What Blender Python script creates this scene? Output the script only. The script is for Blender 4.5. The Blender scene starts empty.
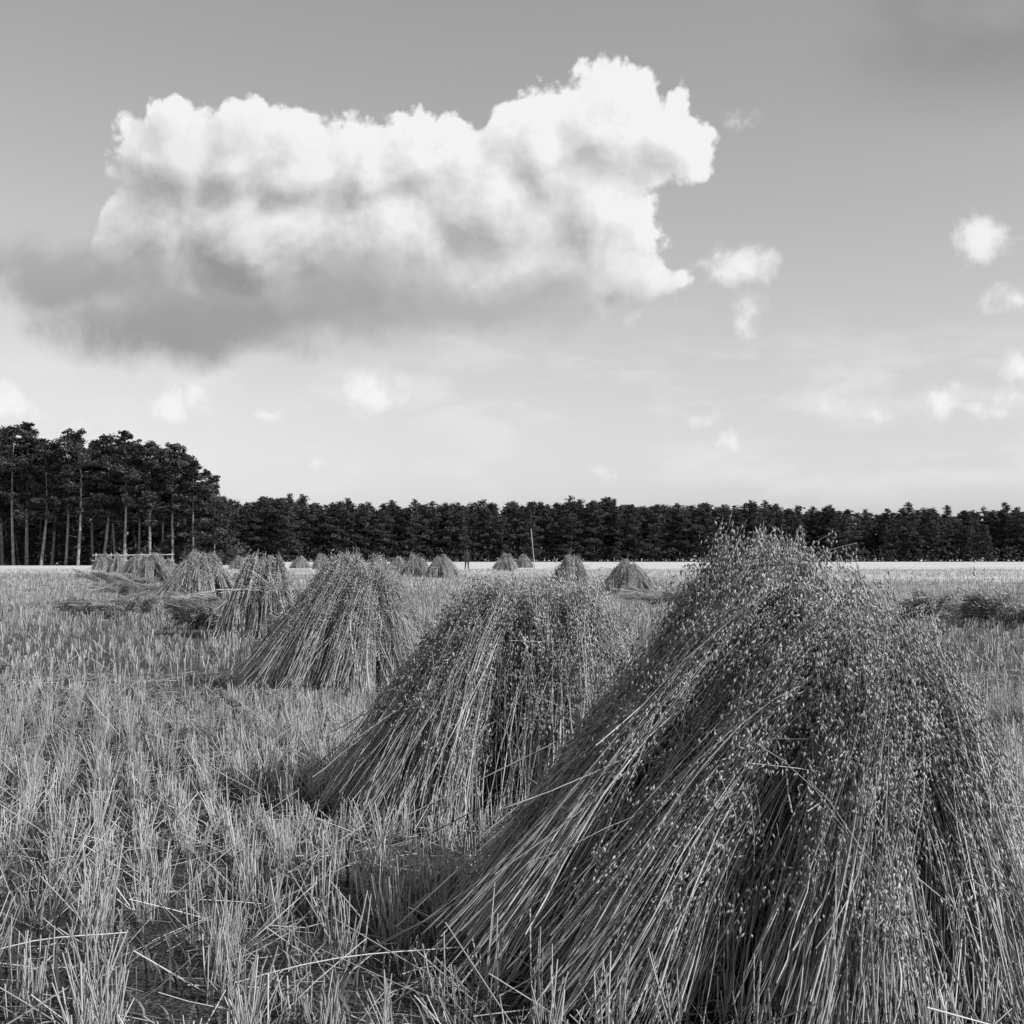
import bpy, math, time
import numpy as np
from mathutils import Vector
T0=time.time()
rng=np.random.default_rng(7)
scene=bpy.context.scene
F=1407.0; CH=1.4; HY=552.0
# ---------------------------------------------------------------- helpers
def sstep(a,b,x):
    t=np.clip((np.asarray(x,float)-a)/(b-a),0,1); return t*t*(3-2*t)
def wav(x,y,s,seed=0):
    r=np.random.default_rng(seed+100); o=0
    for i in range(6):
        a=r.uniform(0,6.28); f=s*r.uniform(.6,1.9); p=r.uniform(0,6.28)
        o=o+np.sin((x*np.cos(a)+y*np.sin(a))*f+p+1.3*np.sin(x*f*.37+y*f*.51+p))
    return o/6
def gz(x,y):
    x=np.asarray(x,float); y=np.asarray(y,float)
    near=1-sstep(60,200,np.hypot(x,y))
    return -1.0*sstep(70,340,y)+ near*(0.035*wav(x,y,1.1,1)+0.03*wav(x,y,.3,2))
def norm(v): return v/np.maximum(np.linalg.norm(v,axis=-1,keepdims=True),1e-9)
class Acc:
    def __init__(s): s.v=[];s.f=[];s.t=[];s.n=0;s.m=[]
    def add(s,v,f,t,mat=0):
        s.v.append(v.reshape(-1,3)); s.f.append(f+s.n); s.t.append(np.broadcast_to(t,(len(v.reshape(-1,3)),)).astype(np.float32))
        s.m.append(np.full(len(f),mat,np.int32)); s.n+=len(s.v[-1])
    def mesh(s,name,mats,smooth=False):
        V=np.concatenate(s.v); T=np.concatenate(s.t)
        loops=np.concatenate([f.ravel() for f in s.f]).astype(np.int32)
        tot=np.concatenate([np.full(len(f),f.shape[1]) for f in s.f])
        st=np.concatenate([[0],np.cumsum(tot)[:-1]]).astype(np.int32)
        me=bpy.data.meshes.new(name)
        me.vertices.add(len(V)); me.vertices.foreach_set('co',V.astype(np.float32).ravel())
        me.loops.add(len(loops)); me.loops.foreach_set('vertex_index',loops)
        me.polygons.add(len(st)); me.polygons.foreach_set('loop_start',st)
        me.polygons.foreach_set('material_index',np.concatenate(s.m))
        a=me.attributes.new('tone','FLOAT','POINT'); a.data.foreach_set('value',T)
        me.update(calc_edges=True)
        if smooth: me.polygons.foreach_set('use_smooth',np.ones(len(st),bool))
        for m in mats: me.materials.append(m)
        return me
def tubes(acc,P,R,tone,sides=3,mat=0):
    N,K,_=P.shape
    T=norm(np.gradient(P,axis=1)); ref=norm(rng.normal(size=(N,1,3)))
    A=norm(np.cross(T,ref)); B=np.cross(T,A)
    an=np.arange(sides)*2*math.pi/sides
    V=P[:,:,None,:]+R[:,:,None,None]*(np.cos(an)[:,None]*A[:,:,None,:]+np.sin(an)[:,None]*B[:,:,None,:])
    idx=np.arange(N*K*sides).reshape(N,K,sides)
    a=idx[:,:-1,:]; b=np.roll(a,-1,axis=2); d=idx[:,1:,:]; c=np.roll(d,-1,axis=2)
    f=np.stack([a,b,c,d],-1).reshape(-1,4)
    t=np.broadcast_to(np.asarray(tone)[...,None] if np.ndim(tone)==2 else np.asarray(tone).reshape(-1,1,1),(N,K,sides)).ravel()
    acc.add(V,f,t,mat)
def ribbons(acc,P,W,side,tone,mat=0):
    N,K,_=P.shape
    V=np.stack([P-side[:,None,:]*W[:,:,None],P+side[:,None,:]*W[:,:,None]],2)
    idx=np.arange(N*K*2).reshape(N,K,2)
    f=np.stack([idx[:,:-1,0],idx[:,:-1,1],idx[:,1:,1],idx[:,1:,0]],-1).reshape(-1,4)
    t=np.broadcast_to(np.asarray(tone).reshape(-1,1,1) if np.ndim(tone)==1 else tone[...,None],(N,K,2)).ravel()
    acc.add(V,f,t,mat)
def grains(acc,P,D,L,W,tone,mat=0):
    N=len(P); D=norm(D); ref=norm(rng.normal(size=(N,3))); A=norm(np.cross(D,ref)); B=np.cross(D,A)
    L=np.broadcast_to(L,(N,))[:,None]; W=np.broadcast_to(W,(N,))[:,None]
    m=P+D*L*.4
    V=np.stack([P,m+A*W,m-.5*A*W+.87*B*W,m-.5*A*W-.87*B*W,P+D*L],1)
    i=np.arange(N)[:,None]*5
    f=np.concatenate([i+np.array(q) for q in ([0,2,1],[0,3,2],[0,1,3],[4,1,2],[4,2,3],[4,3,1])])
    acc.add(V,f,np.repeat(tone,5),mat)
def quads(acc,C,size,tone,mat=0,flat=0.0):
    N=len(C); n=rng.normal(size=(N,3)); n[:,2]+=flat*np.sign(n[:,2]+1e-6); n=norm(n)
    A=norm(np.cross(n,norm(rng.normal(size=(N,3))))); B=np.cross(n,A)
    s=size[:,None]
    V=np.stack([C-A*s,C-B*s*.45,C+A*s,C+B*s*.45],1)
    f=np.arange(N*4).reshape(N,4); acc.add(V,f,np.repeat(tone,4),mat)
def obj(name,me,loc=(0,0,0),rz=0,sc=1,parent=None):
    o=bpy.data.objects.new(name,me); o.location=loc; o.rotation_euler=(0,0,rz)
    o.scale=(sc,)*3 if np.isscalar(sc) else sc
    scene.collection.objects.link(o)
    if parent: o.parent=parent
    return o
# ---------------------------------------------------------------- materials
def NT(name):
    m=bpy.data.materials.new(name); m.use_nodes=True; nt=m.node_tree; b=nt.nodes['Principled BSDF']
    return m,nt,b
def tone_mat(name,lo,hi,rough=.6,spec=.25,nscale=30,namp=.25,simple=False):
    m,nt,b=NT(name); N=nt.nodes; L=nt.links
    at=N.new('ShaderNodeAttribute'); at.attribute_name='tone'
    t=N.new('ShaderNodeMapRange'); t.inputs['To Min'].default_value=lo; t.inputs['To Max'].default_value=hi
    L.new(at.outputs['Fac'],t.inputs['Value'])
    if simple:
        N.remove(b); d=N.new('ShaderNodeBsdfDiffuse'); L.new(t.outputs[0],d.inputs['Color']); L.new(d.outputs[0],N['Material Output'].inputs[0]); return m
    no=N.new('ShaderNodeTexNoise'); no.inputs['Scale'].default_value=nscale; no.inputs['Detail'].default_value=1
    tc=N.new('ShaderNodeTexCoord'); L.new(tc.outputs['Object'],no.inputs['Vector'])
    mr=N.new('ShaderNodeMapRange'); mr.inputs['From Min'].default_value=.3; mr.inputs['From Max'].default_value=.7
    mr.inputs['To Min'].default_value=1-namp; mr.inputs['To Max'].default_value=1+namp
    L.new(no.outputs['Fac'],mr.inputs['Value'])
    mu=N.new('ShaderNodeMath'); mu.operation='MULTIPLY'; L.new(t.outputs[0],mu.inputs[0]); L.new(mr.outputs[0],mu.inputs[1])
    L.new(mu.outputs[0],b.inputs['Base Color'])
    b.inputs['Roughness'].default_value=rough; b.inputs['Specular IOR Level'].default_value=spec
    return m
M_straw=tone_mat('straw',.06,.60,.6,.2,9,.3)
M_grain=tone_mat('oat_husk',.15,.50,.85,.06,9,.3)
M_stub=tone_mat('stubble',.08,.66,simple=True)
M_weed=tone_mat('weed_leaf',.04,.22,simple=True)
M_bark=tone_mat('pine_bark',.06,.32,.9,.1,3,.4)
M_needle=tone_mat('pine_needles',.025,.115,simple=True)
M_needle_haze=tone_mat('haze_paled_pine_needles',.04,.12,simple=True)  # paler than the near needles: distance haze put into the colour
M_bark2=tone_mat('shaded_pine_bark',.04,.09,simple=True)  # darker copy of the bark, shade put into its colour
M_wood=tone_mat('weathered_wood',.2,.5,.8,.1,5,.3)
M_cloth=tone_mat('cloth_and_skin',.04,.7,.8,.1,40,.1)
def mth(nt,op,a,b=None,c=None,clamp=False):
    n=nt.nodes.new('ShaderNodeMath'); n.operation=op; n.use_clamp=clamp
    for i,q in enumerate((a,b,c)):
        if q is None: continue
        if isinstance(q,(int,float)): n.inputs[i].default_value=q
        else: nt.links.new(q,n.inputs[i])
    return n.outputs[0]
def mrange(nt,v,a,b,c=0.,d=1.,smooth=True):
    n=nt.nodes.new('ShaderNodeMapRange'); n.interpolation_type='SMOOTHSTEP' if smooth else 'LINEAR'
    for k,q in zip(('From Min','From Max','To Min','To Max'),(a,b,c,d)):
        if isinstance(q,(int,float)): n.inputs[k].default_value=q
        else: nt.links.new(q,n.inputs[k])
    nt.links.new(v,n.inputs['Value']); return n.outputs[0]
def mixf(nt,f,a,b):
    n=nt.nodes.new('ShaderNodeMix'); n.data_type='FLOAT'
    for i,q in zip((0,2,3),(f,a,b)):
        if isinstance(q,(int,float)): n.inputs[i].default_value=q
        else: nt.links.new(q,n.inputs[i])
    return n.outputs[0]
def noise(nt,vec,scale,detail=4,rough=.55,dim='2D'):
    n=nt.nodes.new('ShaderNodeTexNoise'); n.noise_dimensions=dim; n.inputs['Scale'].default_value=scale; n.inputs['Detail'].default_value=detail
    n.inputs['Roughness'].default_value=rough; nt.links.new(vec,n.inputs['Vector']); return n.outputs['Fac']
def comb(nt,x,y,z=0.):
    n=nt.nodes.new('ShaderNodeCombineXYZ')
    for i,q in enumerate((x,y,z)):
        if isinstance(q,(int,float)): n.inputs[i].default_value=q
        else: nt.links.new(q,n.inputs[i])
    return n.outputs[0]
# ground material
M_ground,nt,b=NT('stubble_field_ground')
g=nt.nodes.new('ShaderNodeNewGeometry'); sp=nt.nodes.new('ShaderNodeSeparateXYZ'); nt.links.new(g.outputs['Position'],sp.inputs[0])
X,Y=sp.outputs[0],sp.outputs[1]; P=g.outputs['Position']
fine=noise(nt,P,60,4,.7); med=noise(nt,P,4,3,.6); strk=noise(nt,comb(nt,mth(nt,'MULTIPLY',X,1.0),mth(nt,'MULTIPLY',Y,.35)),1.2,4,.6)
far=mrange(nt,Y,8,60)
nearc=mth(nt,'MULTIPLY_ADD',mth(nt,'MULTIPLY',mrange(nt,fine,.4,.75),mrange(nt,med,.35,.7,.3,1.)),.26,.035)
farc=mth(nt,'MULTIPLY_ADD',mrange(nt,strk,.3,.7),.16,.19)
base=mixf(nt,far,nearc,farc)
big=noise(nt,comb(nt,mth(nt,'MULTIPLY',X,.05),mth(nt,'MULTIPLY',Y,.25)),.35,4,.6)
yw=mth(nt,'MULTIPLY_ADD',big,24,mth(nt,'MULTIPLY_ADD',X,.45,Y))
field2=mrange(nt,yw,88,98)
band=mth(nt,'MULTIPLY_ADD',mrange(nt,big,.3,.7),.14,.52)
base=mixf(nt,field2,base,band)
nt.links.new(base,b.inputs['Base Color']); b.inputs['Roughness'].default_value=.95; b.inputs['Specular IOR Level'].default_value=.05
bp=nt.nodes.new('ShaderNodeBump'); bp.inputs['Strength'].default_value=.8; bp.inputs['Distance'].default_value=.03
nt.links.new(fine,bp.inputs['Height']); nt.links.new(bp.outputs[0],b.inputs['Normal'])
# ---------------------------------------------------------------- ground sheet
ys=np.concatenate([-np.geomspace(2000,2,24),np.linspace(-1,20,64),np.geomspace(20.5,500,70),np.geomspace(560,4000,10)])
xs=np.concatenate([-np.geomspace(3000,16,34),np.linspace(-15,15,90),np.geomspace(16,3000,34)])
XX,YY=np.meshgrid(xs,ys); V=np.stack([XX,YY,gz(XX,YY)],-1)
ii=np.arange(XX.size).reshape(XX.shape)
f=np.stack([ii[:-1,:-1],ii[:-1,1:],ii[1:,1:],ii[1:,:-1]],-1).reshape(-1,4)
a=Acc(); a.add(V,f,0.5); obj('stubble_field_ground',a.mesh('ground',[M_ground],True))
# ---------------------------------------------------------------- stubble
rowd=np.array([-.28,.96]); rown=np.array([.96,.28])
def tufts(n,y0,y1,rowsp,k):
    yy=np.sqrt(rng.uniform(y0*y0,y1*y1,n)); p=np.stack([rng.uniform(-1,1,n)*(yy*k+1),yy],-1)
    if rowsp:
        q=p@rown; s=p@rowd; q=np.round(q/rowsp)*rowsp+rng.normal(0,.026,n)
        p=q[:,None]*rown+s[:,None]*rowd
    return p
acc=Acc()
def stalks(p,per,spread,h0,h1,w,tubesides,lean=.12,tb=(.35,1.),thin=0.):
    if thin: p=p[rng.random(len(p))<np.clip(.78+thin*wav(p[:,0],p[:,1],2.6,77),.15,1)]
    n=len(p); hh=.78+.42*wav(p[:,0],p[:,1],1.5,5)+rng.normal(0,.22,n); 
    P=np.repeat(p,per,0)+rng.normal(0,spread,(n*per,2)); N=len(P)
    h=np.clip(rng.uniform(h0,h1,N)*np.repeat(hh,per),.04,None)
    tl=np.repeat(rng.normal(0,lean*.9,(n,2)),per,0)+rng.normal(0,lean*.8,(N,2))
    broken=rng.random(N)<.14; tl[broken]=rng.normal(0,.9,(broken.sum(),2))
    z=gz(P[:,0],P[:,1])-.01
    b0=np.stack([P[:,0],P[:,1],z],-1); tp=b0+np.stack([tl[:,0]*h,tl[:,1]*h,h],-1)
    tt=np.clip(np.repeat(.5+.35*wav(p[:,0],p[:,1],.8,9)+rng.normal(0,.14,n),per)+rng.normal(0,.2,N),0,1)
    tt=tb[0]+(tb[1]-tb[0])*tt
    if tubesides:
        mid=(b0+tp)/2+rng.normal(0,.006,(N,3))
        tubes(acc,np.stack([b0,mid,tp],1),np.tile(np.array([[w,w,w*.85]]),(N,1))*rng.uniform(.7,1.5,(N,1)),np.stack([tt*.5,tt*.85,tt],1),3)  # tone drops towards the foot: occlusion painted into the stalks
    else:
        side=norm(np.stack([np.ones(N),rng.normal(0,.6,N),np.zeros(N)],-1))
        ribbons(acc,np.stack([b0,tp],1),np.full((N,2),w)*rng.uniform(.6,1.3,(N,1)),side,np.stack([tt*.5,tt],1))  # same painted occlusion, ribbon foot darker than tip
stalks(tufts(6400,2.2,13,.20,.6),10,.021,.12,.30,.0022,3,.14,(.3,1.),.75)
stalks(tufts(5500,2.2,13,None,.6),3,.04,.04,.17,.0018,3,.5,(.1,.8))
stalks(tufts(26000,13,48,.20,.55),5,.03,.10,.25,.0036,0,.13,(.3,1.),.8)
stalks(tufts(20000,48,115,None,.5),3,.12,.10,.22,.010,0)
obj('oat_stubble',acc.mesh('oat_stubble',[M_stub]))
acc=Acc()
def blades(n,y0,y1,L0,L1,w,k=.6):
    p=tufts(n,y0,y1,None,k); m=rng.random(n)<.6+.6*wav(p[:,0],p[:,1],2.2,33)+.15; p=p[m]; n=len(p)
    az=rng.uniform(0,6.28,n); L=rng.uniform(L0,L1,n); d=np.stack([np.cos(az),np.sin(az)],-1)
    ss=np.linspace(0,1,4); bend=rng.uniform(.2,1.0,n)
    P=np.zeros((n,4,3)); 
    for i,s in enumerate(ss):
        P[:,i,:2]=p+d*(L*bend*s*s)[:,None]; P[:,i,2]=gz(p[:,0],p[:,1])+L*(s-.45*bend*s*s)
    W=w*np.array([.8,1,.7,.1])[None]*rng.uniform(.6,1.4,(n,1))
    side=np.stack([-d[:,1],d[:,0],np.zeros(n)],-1)
    ribbons(acc,P,W,side,rng.uniform(0,1,n)**1.3)
blades(52000,2.2,14,.06,.20,.0035)
blades(42000,14,50,.05,.14,.008)
obj('low_weeds',acc.mesh('low_weeds',[M_weed]))
acc=Acc()
n=10000; p=tufts(n,2.2,16,None,.6); az=rng.uniform(0,6.28,n); L=rng.uniform(.06,.34,n)
c=np.stack([p[:,0],p[:,1],gz(p[:,0],p[:,1])+rng.uniform(.005,.07,n)],-1); d=np.stack([np.cos(az),np.sin(az),rng.normal(0,.15,n)],-1)
Pm=np.stack([c-d*L[:,None]/2,c+rng.normal(0,.008,(n,3)),c+d*L[:,None]/2],1); Pm[:,:,2]=np.maximum(Pm[:,:,2],gz(Pm[:,:,0],Pm[:,:,1])+.004)
tubes(acc,Pm,np.full((n,3),.002),rng.uniform(.3,1,n))
def long_straw(a_,b_,r=.0022):
    t=np.linspace(0,1,8)[:,None]; Q=np.array(a_)*(1-t)+np.array(b_)*t; Q[:,2]+=.02*np.sin(t[:,0]*4)
    tubes(acc,Q[None],np.full((1,8),r),np.array([1.0]),4)
long_straw((-.86,4.42,.06),(-.16,4.62,.13)); long_straw((-1.75,4.5,.1),(-1.28,4.72,.15))
obj('straw_litter',acc.mesh('straw_litter',[M_stub]))
print('T field',time.time()-T0)
# ---------------------------------------------------------------- stooks
def fibre(acc,P,u,outw,dirv,tone,ng,gl,gw,sr,tb,earlen=.26,et=None,dmax=.13):
    n,K,_=P.shape
    P=P+np.cumsum(rng.normal(0,.0045*9/K,(n,K,3)),axis=1)
    P=P+rng.normal(0,.022,(n,1,3))*np.sin(np.linspace(0,math.pi,K))[None,:,None]
    q=((np.linspace(0,1,K)-.62)/.38).clip(0,1)**2
    dro=rng.uniform(.02,dmax,n)
    P=P+(norm(dirv*.4+outw*.3+np.array([0,0,-1.1])+rng.normal(0,.35,(n,3))))[:,None,:]*(dro[:,None]*q[None])[...,None]
    P[:,:,2]=np.maximum(P[:,:,2],.012)
    taper=np.interp(np.linspace(0,1,K),[0,.5,1],[1,.85,.4])
    tubes(acc,P,sr*taper[None]*rng.uniform(.6,1.6,(n,1)),tone,3,0)
    if ng:
        E=np.repeat(P[:,-1],ng,0); T=np.repeat(norm(P[:,-1]-P[:,-3]),ng,0); m=len(E); uu=u if u.ndim==1 else np.repeat(u,ng,0); oo=outw if outw.ndim==1 else np.repeat(outw,ng,0)
        s=rng.uniform(0,earlen,m)
        lat=(.010+.8*s*(earlen*1.1-s)/earlen)[:,None]*.32
        pos=E-T*s[:,None]+rng.normal(0,1,(m,3))*lat+oo*rng.uniform(0,.03,m)[:,None]
        pos[:,2]-=rng.uniform(0,.03,m)
        D=-uu*.5+np.array([0,0,-.5])+rng.normal(0,.38,(m,3))+oo*.12
        e0=rng.normal(.5+tb,.2,n) if et is None else et
        gt=np.clip(np.repeat(e0,ng)+rng.normal(0,.2,m),0,1)
        pos[:,2]=np.maximum(pos[:,2],.02)
        grains(acc,pos,D,gl*rng.uniform(.6,1.4,m),gw*rng.uniform(.5,1.3,m),gt,1)
def sheaf(acc,foot,top,n,rb=.24,rw=.14,rt=.10,ng=16,gl=.026,gw=.0048,sr=.0021,K=9,bow=.05,emin=.36,tb=.0,top1=1.03,lock=9):
    foot=np.array(foot,float); top=np.array(top,float); u=top-foot; Lh=np.linalg.norm(u); u/=Lh
    e1=np.cross(u,[0,0,1.]); e1=e1/np.linalg.norm(e1) if np.linalg.norm(e1)>.05 else np.array([1.,0,0]); e2=np.cross(e1,u)
    if e2[2]<0: e2=-e2
    ngp=max(3,n//lock); gi=rng.integers(0,ngp,n)
    phi=rng.uniform(0,6.283,ngp)[gi]+rng.normal(0,.22,n); rho=np.clip(rng.uniform(0,1,ngp)[gi]**.4+rng.normal(0,.12,n),0,1.1)
    gt_=rng.uniform(0,1,ngp)**1.2
    tend=np.clip(top1-(top1-emin)*gt_[gi]+rng.normal(0,.07,n),emin-.08,top1); tst=rng.uniform(-.03,.10,ngp)[gi]+rng.normal(0,.04,n)
    tk=tst[:,None]+(tend-tst)[:,None]*np.linspace(0,1,K)[None]
    r=np.where(tk<.55, rw+(rb-rw)*((.55-tk)/.55).clip(0,1.2)**1.4, rw+(rt-rw)*((tk-.55)/.45).clip(0,1))
    tw=rng.normal(0,.3); ph=phi[:,None]+tw*(tk-.5)+(rng.normal(0,.35,ngp)[gi])[:,None]*(tk-.5)
    dirk=np.cos(ph)[...,None]*e1*1.15+np.sin(ph)[...,None]*e2*.85
    C=foot+u*(tk*Lh)[...,None]+e2*(bow*np.sin(np.pi*tk.clip(0,1)))[...,None]
    P=C+dirk*(rho[:,None]*r)[...,None]
    dev=rng.normal(0,.11,(ngp,3))[gi]+rng.normal(0,.07,(n,3)); st=rng.random(n)<.12; dev[st]=rng.normal(0,.3,(st.sum(),3))
    P+=dev[:,None,:]*((.62-tk).clip(0,1)**1.25)[...,None]+(rng.normal(0,.06,(ngp,3))[gi]+rng.normal(0,.03,(n,3)))[:,None]*((tk-.5).clip(0,1))[...,None]
    bt=rng.normal(.52+tb,.14,ngp)[gi]
    tone=np.clip(bt+rng.normal(.06,.18,n),.03,1)
    fibre(acc,P,u,e2,dirk[:,-1],tone,ng,gl,gw,sr,tb,et=bt)
def filler(acc,ra,rb_,feetfn,n,K,ng,gl,gw,sr,wob=.12,gaps=(),lock=7,short=.35):
    ra=np.array(ra);rb_=np.array(rb_); ngp=max(3,n//lock); gi=rng.integers(0,ngp,n)
    thg=rng.uniform(0,6.283,ngp)
    for (g0,gwid,keep) in gaps:
        d=(thg-g0+math.pi)%(2*math.pi)-math.pi; k=(np.abs(d)<gwid)&(rng.random(ngp)>keep); thg[k]+=math.pi*.8
    th=thg[gi]+rng.normal(0,.05,n); fx,fy=feetfn(th); rr=rng.uniform(.55,1.06,ngp)[gi]+rng.normal(0,.04,n)
    foot=np.stack([fx*rr,fy*rr,np.zeros(n)],-1)+rng.normal(0,.03,(n,3))*np.array([1,1,0])
    ax=rb_-ra; s=np.clip(((foot-ra)[:,:2]@ax[:2])/(ax[:2]@ax[:2]),0,1)+rng.normal(0,.08,n)
    top=ra+ax*s[:,None]; top[:,2]-=.04; u=norm(top-foot)
    o=foot-top; o[:,2]=0; o=norm(o); outw=norm(o+np.array([0,0,.8]))
    tend=1-.62*rng.uniform(0,1,ngp)[gi]**1.1+rng.normal(0,.05,n); tst=np.where(rng.random(ngp)[gi]<short,rng.uniform(.1,.5,ngp)[gi],rng.uniform(0,.08,n)); tend=np.maximum(tend,tst+.3).clip(0,1.02)
    tk=tst[:,None]+(tend-tst)[:,None]*np.linspace(0,1,K)[None]
    P=foot[:,None]*(1-tk[...,None])+top[:,None]*tk[...,None]+outw[:,None]*(.13*np.sin(np.pi*tk.clip(0,1)**.8)*rng.uniform(.5,1.1,(n,1)))[...,None]
    P+=(rng.normal(0,wob,(ngp,1,3))[gi]+rng.normal(0,wob*.5,(n,1,3)))*np.linspace(-.5,.5,K)[None,:,None]*np.array([1,1,.3])
    bt=rng.normal(.54,.15,ngp)[gi]
    fibre(acc,P,u,outw,o,np.clip(bt+rng.normal(.06,.18,n),.03,1),ng,gl,gw,sr,.03,et=bt)
def stook(acc,ra,rb_,feet,n,ng,**kw):
    ra=np.array(ra,float); rb_=np.array(rb_,float); ax=(rb_-ra)
    for (fx,fy) in feet:
        f2=np.array([fx,fy,0.]); s=np.clip(np.dot(f2[:2]-ra[:2],ax[:2])/max(np.dot(ax[:2],ax[:2]),1e-6),0,1)
        tp=ra+ax*s; o=f2-tp; o[2]=0; o=o/max(np.linalg.norm(o),1e-6)
        tp=tp+o*.04; tp[2]+=rng.normal(0,.03)-.05
        sheaf(acc,(fx,fy,0),tp,n,ng=ng,**kw)
def wisps(acc,pts,gl=.024,gw=.004,r=.0016):
    for (p0,p1,ear) in pts:
        p0=np.array(p0);p1=np.array(p1); t=np.linspace(0,1,8)[:,None]
        Q=p0*(1-t)+p1*t; bend=np.array([rng.normal(0,.06),rng.normal(0,.03),-.05])*t**2.5; Q=Q+bend
        tubes(acc,Q[None],np.full((1,8),r),np.array([.7]),3)
        if ear:
            m=24; s=rng.uniform(0,.14,m); pos=Q[-1]-norm(Q[-1]-Q[0])*s[:,None]+rng.normal(0,.016,(m,3))
            grains(acc,pos,rng.normal(0,.4,(m,3))+np.array([0,0,-.7]),np.full(m,gl),np.full(m,gw),rng.uniform(.3,.9,m),1)
def ellf(rl,rr,ry0,ry1):
    return lambda th: (np.where(np.cos(th)>0,rr,rl)*np.cos(th),np.where(np.sin(th)>0,ry1,ry0)*np.sin(th))
def ell(n,rl,rr,ry0,ry1,ph=0,jit=.06):
    fn=ellf(rl,rr,ry0,ry1); o=[]
    for k in range(n):
        x,y=fn(np.array(2*math.pi*(k+.5*ph)/n+rng.normal(0,.08))); o.append((float(x)+rng.normal(0,jit),float(y)+rng.normal(0,jit)))
    return o
SM=[M_straw,M_grain]
def place(me,x,y,rz=0,sc=1): return obj('oat_stook',me,(x,y,float(gz(x,y))-.01),rz,sc)
A=Acc()
E=(1.06,.70,.85,.8); R=math.radians
fn=ellf(*E)
feet=[tuple(float(q) for q in fn(np.array(R(a_)))) for a_ in (-92,-45,-133,-158,178,152,125,98,72,45,18,-14)]
ra,rb_=(-.07,.22,1.46),(.17,-.36,1.22)
stook(A,ra,rb_,feet,420,22,gl=.025,gw=.0042,rb=.23,rt=.07,rw=.13)
GP=[(R(-68),.15,.05),(R(-113),.11,.30)]
filler(A,ra,rb_,ellf(*E),1600,9,24,.025,.0042,.0020,gaps=GP)
filler(A,ra,rb_,ellf(*E),200,9,12,.025,.0042,.0018,wob=.42,lock=1,short=.7)
filler(A,(-.08,.2,1.36),(.13,-.3,1.15),ellf(.55,.4,.45,.4),350,8,6,.024,.0045,.0021)
W=[]
for i in range(44):
    s=rng.random()**1.3; b0=np.array([-.09,.25,1.38])*(1-s)+np.array([.2,-.40,1.15])*s
    W.append((b0-np.array([0,0,.1]),b0+np.array([rng.normal(0,.07),rng.normal(0,.06),rng.uniform(.03,.12)]),rng.random()<.9))
W+= [((-.1,.2,1.3),(-.10,.2,1.55),True),((-.04,.2,1.3),(.10,.15,1.53),True),((-.04,.2,1.3),(.15,.1,1.49),True),((-.04,.2,1.3),(.02,.1,1.55),True)]
wisps(A,W)
place(A.mesh('stook_a',SM),1.02,4.95)
A=Acc(); E=(.93,.62,.85,.7)
k2=dict(gl=.027,gw=.0047,sr=.0023)
ra,rb_=(-.14,.06,1.29),(.20,-.06,1.27)
stook(A,ra,rb_,ell(11,*E,.9,.09),320,19,rt=.08,**k2)
filler(A,(-.17,.06,1.28),(.22,-.06,1.26),ellf(*E),1800,8,20,.027,.0047,.0023)
filler(A,ra,rb_,ellf(*E),180,8,12,.027,.0047,.0021,wob=.42,lock=1,short=.7)
W=[((.18,0,1.2),(.20,0,1.38),True),((.22,0,1.2),(.34,0,1.34),False)]
for i in range(26):
    bx=rng.uniform(-.24,.28); W.append(((bx,0,1.1),(bx+rng.normal(0,.08),rng.normal(0,.08),1.27+rng.uniform(0,.08)),True))
wisps(A,W)
t8=np.linspace(0,1,6)[:,None]; tubes(A,(np.array([.06,0,1.1])*(1-t8)+np.array([.015,-.02,1.55])*t8)[None],np.full((1,6),.003),np.array([.8]),4)
place(A.mesh('stook_b',SM),.09,7.85)
A=Acc(); E=(1.02,.68,.85,.8)
stook(A,(-.02,.1,1.43),(.22,-.05,1.36),ell(11,*E,.5,.09),210,14,gl=.030,gw=.0060,sr=.0032,K=7,rt=.07)
filler(A,(-.02,.1,1.40),(.22,-.05,1.34),ellf(*E),1100,7,14,.030,.0060,.0030)
filler(A,(-.02,.1,1.36),(.24,-.05,1.32),ellf(*E),110,7,8,.030,.006,.003,wob=.4,lock=1,short=.7)
wisps(A,[((rng.uniform(-.1,.3),0,1.2),(rng.uniform(-.15,.35),0,1.44),True) for i in range(10)],.03,.006,.003)
place(A.mesh('stook_c',SM),-1.66,14.6)
def gen(rl,rr,h,n,ng,nf=9,hw=.12,K=6,tilt=.08):
    A=Acc(); stook(A,(-hw,.05,h),(hw,-.05,h-tilt),ell(nf,rl,rr,.8,.75,rng.uniform(0,1),.16),n,ng,gl=.042,gw=.010,sr=.006,K=K,rt=.07)
    filler(A,(-hw,.05,h),(hw,-.05,h-tilt),ellf(rl,rr,.8,.75),400,K,11,.042,.010,.006)
    filler(A,(-hw,.05,h-.1),(hw,-.05,h-.1),ellf(rl*1.2,rr*1.2,.85,.8),80,K,4,.042,.010,.006,wob=.55,lock=2,short=.8)
    return A.mesh('stook_far',SM)
G=[gen(.85,.7,1.45,100,10),gen(.6,.55,1.43,100,10),gen(.95,.9,1.22,100,10,hw=.08),gen(.9,.75,1.36,90,10,7,hw=.2,tilt=.25)]
def px(u,d): return (u-512)/F*d
place(G[1],px(266,23.4),23.4,.3,1.0)
place(G[0],px(203,38),38,1.0,1.03)
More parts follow.
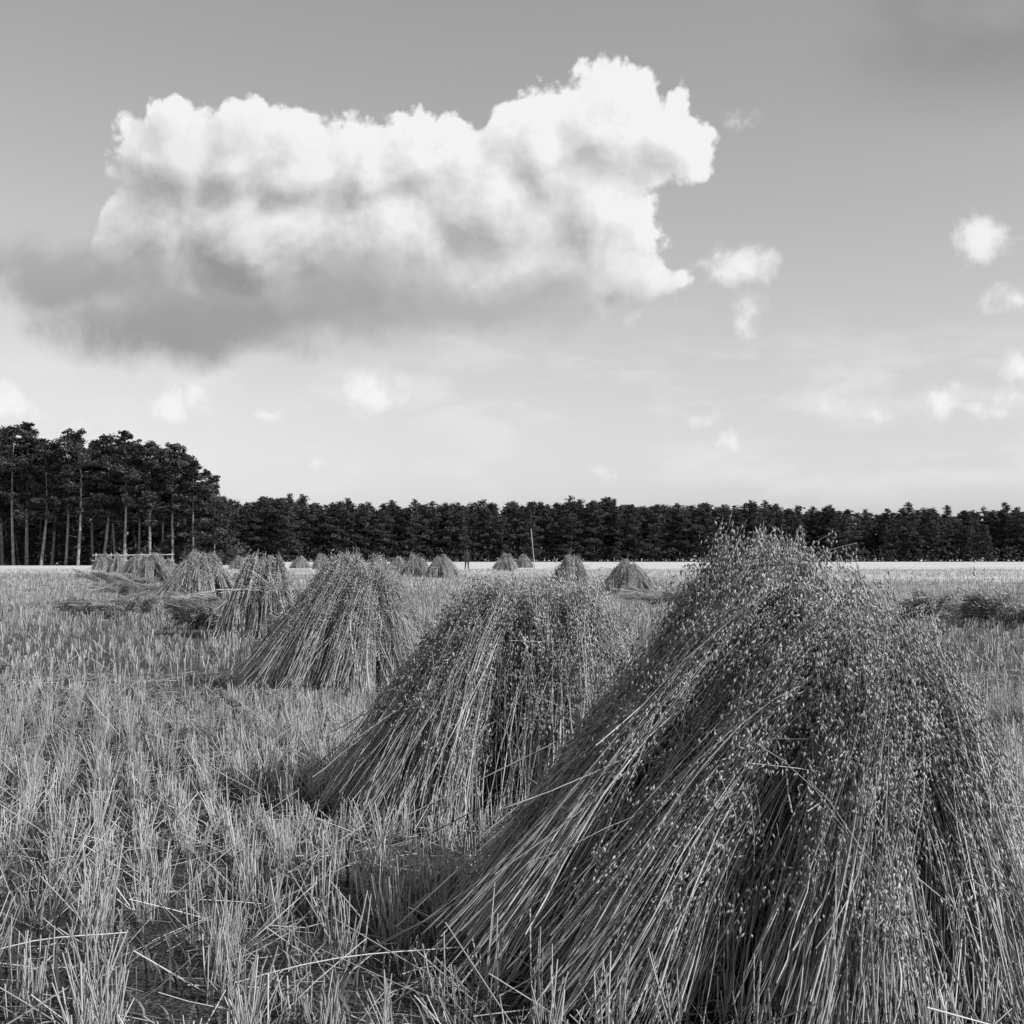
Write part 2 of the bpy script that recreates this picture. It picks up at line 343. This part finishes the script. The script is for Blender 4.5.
for u,d,g,s in [(150,62,0,1.0),(137,85,2,1.05),(118,92,3,1.0),(158,105,1,1.),(103,110,0,1.),(172,74,3,.8),(322,120,1,1),(347,112,0,1.),(380,95,3,.9),(398,105,2,.95),(417,80,3,1.),(441,78,2,1.05),(507,108,0,1.),(524,140,1,1),(573,61,1,.95),(629,45.5,2,.97),(300,135,2,1),(-60,60,0,1),(240,120,2,1.),(270,100,3,.9)]:
    place(G[g],px(u,d),d,rng.uniform(0,6.28),s)
def fallen(cx,cy,k,spread,name='fallen_sheaf',h=.14,base=None):
    A=Acc()
    for i in range(k):
        az=rng.uniform(-.9,.9)+(base if base is not None else 0); L=rng.uniform(.8,1.2)
        c=np.array([rng.normal(0,spread[0]),rng.normal(0,spread[1]),h+rng.uniform(0,.22)]); d=np.array([math.cos(az),math.sin(az),rng.normal(0,.2)])
        sheaf(A,c-d*L/2,c+d*L/2,100,ng=12,rb=.2,rw=.15,rt=.2,gl=.042,gw=.010,sr=.005,K=6,bow=.03,tb=-.15)
    return obj(name,A.mesh(name,SM),(cx,cy,float(gz(cx,cy))))
for u,d,k,sp_ in [(218,25.5,6,(.25,.3)),(112,29,5,(.3,.3)),(150,44,6,(.8,.5)),(205,31,4,(.5,.3)),(300,18.5,2,(.3,.3)),(690,36,4,(.6,.3)),(928,28.5,4,(.2,.2)),(175,36,4,(.6,.4)),(120,60,5,(1.2,.5)),(235,48,4,(.6,.4))]:
    fallen(px(u,d),d,k,sp_)
A=Acc()
for i in range(54):
    t=i/53; x=8.3+t*9+rng.normal(0,.1); y=26.6-t*4+rng.normal(0,.2); az=rng.uniform(-1.4,1.4)-.4; L=rng.uniform(.5,.9)
    c=np.array([x,y,.15+rng.uniform(0,.26)]); d=np.array([math.cos(az),math.sin(az),rng.normal(0,.3)])
    sheaf(A,c-d*L/2,c+d*L/2,80,ng=10,rb=.2,rw=.16,rt=.2,gl=.042,gw=.010,sr=.005,K=5,bow=0.03,tb=-.22)
obj('cut_oat_swath',A.mesh('cut_oat_swath',SM))
print('T stooks',time.time()-T0)
# ---------------------------------------------------------------- distant field worker
def person(x,y):
    me=bpy.data.meshes.new('body'); 
    J=[(0,0,.92,.13),(0,0,1.15,.13),(0,0,1.38,.15),(0,0,1.5,.055),(0,.02,1.6,.085),(0,.02,1.70,.07),
       (.1,0,.85,.09),(.12,.02,.48,.065),(.13,0,.08,.045),(.13,-.12,.03,.04),(-.1,0,.85,.09),(-.12,.03,.48,.065),(-.14,.05,.08,.045),(-.14,-.08,.03,.04),
       (.19,0,1.40,.06),(.27,.0,1.12,.045),(.30,-.1,.88,.035),(-.19,0,1.40,.06),(-.30,-.02,1.14,.045),(-.28,-.16,.92,.035)]
    Eg=[(0,1),(1,2),(2,3),(3,4),(4,5),(0,6),(6,7),(7,8),(8,9),(0,10),(10,11),(11,12),(12,13),(2,14),(14,15),(15,16),(2,17),(17,18),(18,19)]
    me.from_pydata([j[:3] for j in J],Eg,[]); me.materials.append(M_cloth)
    at=me.attributes.new('tone','FLOAT','POINT'); at.data.foreach_set('value',[.3,1,1,.6,.6,.2]+[.25]*8+[1,1,.6]*2)
    o=obj('person',me,(x,y,float(gz(x,y))),.6)
    sk=o.modifiers.new('s','SKIN'); 
    for v,j in zip(me.skin_vertices[0].data,J): v.radius=(j[3],j[3])
    me.skin_vertices[0].data[0].use_root=True
    s=o.modifiers.new('d','SUBSURF'); s.levels=2; s.render_levels=2
try: person(px(467,112),112)
except Exception as e: print('person',e)
# ---------------------------------------------------------------- pine trees
def pine(H,cs,R,power,nl,clq,conic=False,mats=None):
    A=Acc(); K=9; t=np.linspace(0,1,K); cv=rng.normal(0,.35,(2,))
    tr=np.stack([cv[0]*np.sin(t*2.6),cv[1]*np.sin(t*3),t*H*.97],-1)
    tubes(A,tr[None],(.20*(1-t*.85))[None]*H/17,np.array([.7]),8,0)
    C=[];CT=[]; LP=[];LR=[]; lob=rng.uniform(0,6.28); 
    for i in range(nl):
        h=cs+(1-cs)*((i+rng.random())/nl)**.9; hp=(h-cs)/(1-cs)
        az=rng.uniform(0,6.28)
        r=R*((1-hp)**.75+.08 if conic else (1-hp**power)*(.45+.55*min(1,hp*3.2))+.1)*rng.uniform(.45,1.2)*(1+.3*math.sin(az*2+lob+hp*7))
        rise=rng.uniform(-.05,.35)+.25*hp
        b0=np.array([np.interp(h,t,tr[:,0]),np.interp(h,t,tr[:,1]),h*H*.97]); s=np.linspace(0,1,5)[:,None]
        d=np.array([math.cos(az),math.sin(az),rise]); Q=b0+d*r*s; Q[:,2]+=-.25*r*(s[:,0])**2*(.8-hp)
        LP.append(Q); LR.append(.055*(1-.8*s[:,0])*(1.1-hp)+.012)
        nc=max(2,int(r*1.9))
        for j in range(nc):
            sj=1-rng.random()*.65 if j else 1.; c=b0+d*r*sj; c[2]+=-.25*r*sj**2*(.8-hp)
            c=c+rng.normal(0,.25,3)*np.array([1,1,.6]); m=clq; cr=rng.uniform(.35,.85)
            pt=norm(rng.normal(size=(m,3)))*(rng.random((m,1))**.45)*cr*np.array([1,1,.6])+c
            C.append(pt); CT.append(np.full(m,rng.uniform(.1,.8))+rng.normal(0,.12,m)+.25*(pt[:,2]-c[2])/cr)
    tubes(A,np.array(LP),np.array(LR),np.full(len(LP),.3),4,0)
    if cs>.25:
        m=10; z=rng.uniform(.12,cs,m)*H; az=rng.uniform(0,6.28,m); s=np.linspace(0,1,4)[None,:,None]; ln=rng.uniform(.4,2.0,m)
        D=np.stack([np.cos(az),np.sin(az),rng.uniform(-.3,.3,m)],-1)*ln[:,None]
        Q=np.stack([0*z,0*z,z],-1)[:,None]+D[:,None]*s; tubes(A,Q,np.tile(np.array([[.03,.025,.018,.01]]),(m,1)),np.full(m,.3),3,0)
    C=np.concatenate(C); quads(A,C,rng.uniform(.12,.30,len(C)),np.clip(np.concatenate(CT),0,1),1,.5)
    return A.mesh('pine',mats or [M_bark,M_needle])
MF=[M_bark2,M_needle_haze]
TALL=[pine(17.5,.40,3.5,2.2,52,38),pine(18,.46,3.2,2.6,48,40),pine(17,.32,3.7,2.0,56,36),pine(18.5,.5,3.1,2.4,44,44),pine(17.2,.36,3.9,1.6,50,38)]
FULL=[pine(15,.05,3.3,1.9,78,28),pine(14,.06,3.1,1.5,72,28),pine(15,.08,3.6,2.4,76,28)]
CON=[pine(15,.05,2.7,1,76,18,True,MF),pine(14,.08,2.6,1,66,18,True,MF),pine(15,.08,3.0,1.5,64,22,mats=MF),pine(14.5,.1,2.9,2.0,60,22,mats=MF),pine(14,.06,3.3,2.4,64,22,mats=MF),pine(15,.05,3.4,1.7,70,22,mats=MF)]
def tz(x,y): return float(gz(x,y))-.1
def ptree(me,x,y,s): 
    s=s*1.05; return obj('pine_tree',me,(x,y,tz(x,y)),rng.uniform(0,6.28),(s*rng.uniform(.95,1.2),s*rng.uniform(.95,1.2),s))
front=[(3,196,0,1.06),(14,190,3,.98),(27,193,1,1.05),(41,188,4,.92),(52,196,2,.97),(66,190,3,.93),(78,186,0,.99),(93,196,1,.93),(103,190,4,.97),(116,193,2,.93),(124,187,1,.96),(139,192,0,.90),(150,188,4,.93),(163,191,3,.84),(173,188,0,.90),(-14,192,2,1.),(-30,190,1,1.),(-45,195,0,1.)]
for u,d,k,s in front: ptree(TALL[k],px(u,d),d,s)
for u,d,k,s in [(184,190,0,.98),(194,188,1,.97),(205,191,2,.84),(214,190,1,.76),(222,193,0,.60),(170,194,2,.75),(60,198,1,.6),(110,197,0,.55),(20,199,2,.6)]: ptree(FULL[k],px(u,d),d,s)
wood=bpy.data.objects.new('pine_wood',None); scene.collection.objects.link(wood)
for i in range(170):
    y=rng.uniform(200,262); x=rng.uniform(-150,-42-(y-190)*.23)
    edge=(-42-(y-190)*.23)-x
    me=TALL[rng.integers(5)] if rng.random()<.5 else FULL[rng.integers(3)]
    s=(rng.uniform(.9,1.09) if edge>8 else rng.uniform(.75,.9))*(1+ (y-190)*.0006)
    obj('tree',me,(x,y,tz(x,y)),rng.uniform(0,6.28),(s*1.15,s*1.15,s),wood)
fw=bpy.data.objects.new('distant_pine_forest',None); scene.collection.objects.link(fw)
for r_ in range(5):
    x=-170+rng.uniform(0,3)
    while x<230:
        y=346+r_*4+rng.uniform(-3,3)+.02*x; 
        hs=.98-.0009*x+.03*math.sin(x*.05)+.025*math.sin(x*.31+1)+rng.normal(0,.05)-(.12 if r_==0 else 0)
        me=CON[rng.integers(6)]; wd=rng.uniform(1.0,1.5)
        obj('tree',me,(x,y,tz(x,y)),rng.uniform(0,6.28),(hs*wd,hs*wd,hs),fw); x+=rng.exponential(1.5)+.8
A=Acc(); n=30000
xx=rng.uniform(-150,-38,n//3); yy=rng.uniform(199,206,n//3); z=rng.random(n//3)**1.4*(3.0+1.8*wav(xx,yy,.5,3))
C=np.stack([xx,yy,gz(xx,yy)+z],-1); m=n-n//3
xx=rng.uniform(-170,230,m); yy=rng.uniform(342,352,m)+.02*xx; z=rng.random(m)**1.2*(4.0+1.5*wav(xx,yy,.3,4))
C=np.concatenate([C,np.stack([xx,yy,gz(xx,yy)+z],-1)])
quads(A,C,rng.uniform(.25,.55,len(C)),rng.uniform(0,.7,len(C)),0)
obj('forest_undergrowth',A.mesh('undergrowth',[M_needle_haze]))
A=Acc(); x0,x1,yf=px(96,150),px(172,150),150.
for i in range(6):
    x=x0+(x1-x0)*i/5; z=float(gz(x,yf)); tubes(A,np.array([[[x,yf,z-.1],[x,yf,z+.7],[x+.02,yf,z+1.5]]]),np.full((1,3),.08),np.array([.5]),6)
for hz in (.7,1.3):
    t=np.linspace(0,1,6); Q=np.stack([x0-.3+(x1-x0+.6)*t,np.full(6,yf-.15),gz(x0+0*t,yf+0*t)+hz+rng.normal(0,.03,6)],-1); tubes(A,Q[None],np.full((1,6),.06),np.array([.9]),5)
obj('rail_fence',A.mesh('rail_fence',[M_wood]))
print('T trees',time.time()-T0)
# ---------------------------------------------------------------- sun & sky
EL=math.radians(36); AZ=math.radians(110)
S=Vector((math.sin(AZ)*math.cos(EL),math.cos(AZ)*math.cos(EL),math.sin(EL)))
ld=bpy.data.lights.new('sun','SUN'); ld.energy=4.4; ld.angle=math.radians(.5); ld.color=(1,1,1)
lo=bpy.data.objects.new('sun',ld); lo.rotation_euler=S.to_track_quat('Z','Y').to_euler(); scene.collection.objects.link(lo)
w=bpy.data.worlds.new("World"); scene.world=w; w.use_nodes=True; nt=w.node_tree; bg=nt.nodes['Background']
w.cycles.sampling_method='NONE'
sky=nt.nodes.new('ShaderNodeTexSky'); sky.sky_type='NISHITA'; sky.sun_disc=False; sky.sun_elevation=EL; sky.sun_rotation=AZ; sky.altitude=100
bw=nt.nodes.new('ShaderNodeRGBToBW'); nt.links.new(sky.outputs[0],bw.inputs[0])
# black-and-white film is more sensitive to blue than the eye: grey = luminance with a share of the blue channel
sc_=nt.nodes.new('ShaderNodeSeparateColor'); nt.links.new(sky.outputs[0],sc_.inputs[0])
film=mixf(nt,.16,bw.outputs[0],sc_.outputs[2])
tc=nt.nodes.new('ShaderNodeTexCoord'); sp=nt.nodes.new('ShaderNodeSeparateXYZ'); nt.links.new(tc.outputs['Generated'],sp.inputs[0])
dx,dy,dz=sp.outputs
yy_=mth(nt,'MAXIMUM',dy,.15); U=mth(nt,'DIVIDE',dx,yy_); Vv=mth(nt,'DIVIDE',dz,yy_)
fm=mth(nt,'MULTIPLY',mrange(nt,Vv,-.005,.0),mrange(nt,Vv,.75,.50)); fm=mth(nt,'MULTIPLY',fm,mrange(nt,dy,.5,.75))
def PU(x): return (x-512)/F
def PV(y): return (HY-y)/F
def cloud(u,v,blobs,unit,warp,bil,nz,sc,det=5,vd=2.):
    vec=comb(nt,u,v)
    wn=nt.nodes.new('ShaderNodeTexNoise'); wn.noise_dimensions='2D'; wn.inputs['Scale'].default_value=sc*.5; wn.inputs['Detail'].default_value=2; nt.links.new(vec,wn.inputs['Vector'])
    wsub=nt.nodes.new('ShaderNodeVectorMath'); wsub.operation='SUBTRACT'; nt.links.new(wn.outputs['Color'],wsub.inputs[0]); wsub.inputs[1].default_value=(.5,.5,.5)
    wm=nt.nodes.new('ShaderNodeVectorMath'); wm.operation='MULTIPLY_ADD'; nt.links.new(wsub.outputs[0],wm.inputs[0]); wm.inputs[1].default_value=(warp,warp,0); nt.links.new(vec,wm.inputs[2])
    pv=wm.outputs[0]; res=None
    for cx,cy,rx,ry in blobs:
        s=nt.nodes.new('ShaderNodeVectorMath'); s.operation='MULTIPLY_ADD'; nt.links.new(pv,s.inputs[0])
        s.inputs[1].default_value=(F/rx,F/ry,0); s.inputs[2].default_value=(-PU(cx)*F/rx,-PV(cy)*F/ry,0)
        l=nt.nodes.new('ShaderNodeVectorMath'); l.operation='LENGTH'; nt.links.new(s.outputs[0],l.inputs[0])
        k=min(rx,ry)/unit; o=mth(nt,'MULTIPLY_ADD',l.outputs['Value'],-k,k)
        res=o if res is None else mth(nt,'SMOOTH_MAX',res,o,.25)
    r=res
    if bil:
        vo=nt.nodes.new('ShaderNodeTexVoronoi'); vo.voronoi_dimensions='2D'; vo.feature='F1'; vo.inputs['Scale'].default_value=sc; vo.inputs['Detail'].default_value=vd; vo.inputs['Roughness'].default_value=.55
        vo.normalize=True; nt.links.new(pv,vo.inputs['Vector'])
        r=mth(nt,'MULTIPLY_ADD',vo.outputs['Distance'],-bil,res); r=mth(nt,'ADD',r,bil*.45)
    n1=noise(nt,pv,sc*1.3,det,.6)
    return mth(nt,'ADD',r,mth(nt,'MULTIPLY_ADD',n1,nz,-nz*.5))
BIG=[(176,165,66,68),(232,160,66,66),(298,176,75,66),(368,174,70,62),(425,164,60,58),(154,242,62,58),(260,240,120,85),(380,240,120,85),(485,198,80,80),(545,156,64,64),(610,128,62,62),(660,138,48,48),(590,205,62,70),(555,268,95,46),(622,280,40,26)]
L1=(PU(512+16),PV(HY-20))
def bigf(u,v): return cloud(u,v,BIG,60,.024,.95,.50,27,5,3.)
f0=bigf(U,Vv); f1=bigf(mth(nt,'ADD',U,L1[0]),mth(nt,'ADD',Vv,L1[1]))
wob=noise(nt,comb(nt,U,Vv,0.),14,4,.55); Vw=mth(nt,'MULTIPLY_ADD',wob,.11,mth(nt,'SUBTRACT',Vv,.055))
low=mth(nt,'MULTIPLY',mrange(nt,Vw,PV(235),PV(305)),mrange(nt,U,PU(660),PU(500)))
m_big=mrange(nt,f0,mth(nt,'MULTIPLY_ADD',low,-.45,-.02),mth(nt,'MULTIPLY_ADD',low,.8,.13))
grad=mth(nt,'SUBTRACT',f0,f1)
lit=mth(nt,'MULTIPLY',mrange(nt,grad,-.45,.45,-.22,.22,False),mrange(nt,low,0.,1.,1.,.3))  # cloud sun side and lee side painted as brighter and darker colour
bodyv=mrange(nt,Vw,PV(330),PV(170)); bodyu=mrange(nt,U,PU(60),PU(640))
base_c=mth(nt,'ADD',mrange(nt,Vv,PV(360),PV(235),.29,.42),mth(nt,'MULTIPLY',bodyu,.16))  # shaded cloud underside put into the colour, darker downward
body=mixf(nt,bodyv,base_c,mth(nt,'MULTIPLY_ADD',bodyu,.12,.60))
edge=mth(nt,'MULTIPLY',mrange(nt,f0,.0,.8,.18,0.),mrange(nt,low,0.,1.,1.,0.))  # sunlit rim painted as extra brightness along the cloud outline
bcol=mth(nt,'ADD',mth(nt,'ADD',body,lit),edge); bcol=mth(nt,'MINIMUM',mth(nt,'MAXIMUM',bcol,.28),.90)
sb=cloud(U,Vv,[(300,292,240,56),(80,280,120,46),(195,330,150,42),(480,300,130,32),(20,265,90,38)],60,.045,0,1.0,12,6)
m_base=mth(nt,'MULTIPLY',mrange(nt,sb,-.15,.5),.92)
SML=[(175,408,36,24),(198,402,22,22),(370,398,38,22),(365,385,22,20),(985,235,28,26),(0,405,40,28),(75,428,26,15),(272,413,24,11),(745,262,36,22),(750,312,15,20),(728,272,20,14),(938,408,28,19),(1015,300,22,13),(1022,368,22,17),(728,436,20,12),(310,463,16,10),(35,418,30,16),(605,475,18,10),(870,412,28,10),(990,410,32,10),(830,408,20,9),(960,385,22,9),(1010,395,24,11),(700,418,16,8),(740,118,9,6)]
s0=cloud(U,Vv,SML,30,.016,.5,1.0,46,4)
m_s=mth(nt,'MULTIPLY',mrange(nt,s0,-.12,.55),.92); scol=mth(nt,'ADD',.74,mrange(nt,s0,0.,.8,0.,.18))
hz=noise(nt,comb(nt,mth(nt,'MULTIPLY',U,1.),mth(nt,'MULTIPLY',Vv,3.0)),10,5,.6)
m_h=mth(nt,'MULTIPLY',mrange(nt,hz,.42,.70),mth(nt,'MULTIPLY',mrange(nt,Vv,PV(535),PV(460)),mrange(nt,Vv,PV(290),PV(400))))
m_h=mth(nt,'MULTIPLY',m_h,.65)
dk=noise(nt,comb(nt,U,mth(nt,'MULTIPLY',Vv,1.6)),4,4,.6)
m_d=mth(nt,'MULTIPLY',mth(nt,'MULTIPLY',mrange(nt,Vv,PV(150),PV(10)),mrange(nt,U,PU(740),PU(960))),mrange(nt,dk,.3,.6,.15,.7))
SK=.15
skyv=mth(nt,'MULTIPLY',film,SK)
def over(base,col,m): return mixf(nt,m,base,col)
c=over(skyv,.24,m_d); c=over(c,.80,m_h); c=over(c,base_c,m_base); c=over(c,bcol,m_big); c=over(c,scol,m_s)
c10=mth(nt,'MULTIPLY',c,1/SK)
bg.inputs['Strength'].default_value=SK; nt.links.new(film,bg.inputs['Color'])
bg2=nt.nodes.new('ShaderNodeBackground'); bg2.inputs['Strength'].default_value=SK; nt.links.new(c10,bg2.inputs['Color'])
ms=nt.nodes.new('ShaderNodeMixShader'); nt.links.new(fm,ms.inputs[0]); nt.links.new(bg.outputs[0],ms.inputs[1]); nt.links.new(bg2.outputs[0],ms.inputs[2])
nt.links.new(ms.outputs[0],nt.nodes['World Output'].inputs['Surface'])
# ---------------------------------------------------------------- camera
cd=bpy.data.cameras.new('camera'); cd.sensor_width=36; cd.lens=36*F/1024; cd.clip_end=9000; cd.clip_start=.05
co=bpy.data.objects.new('camera',cd); co.location=(0,0,CH); co.rotation_euler=(math.radians(90)+math.atan(40/F),0,0)
scene.collection.objects.link(co); scene.camera=co
scene.view_settings.view_transform='Standard'; scene.view_settings.look='None'; scene.view_settings.exposure=0
print('faces',sum(len(m.polygons) for m in bpy.data.meshes),'T',time.time()-T0)
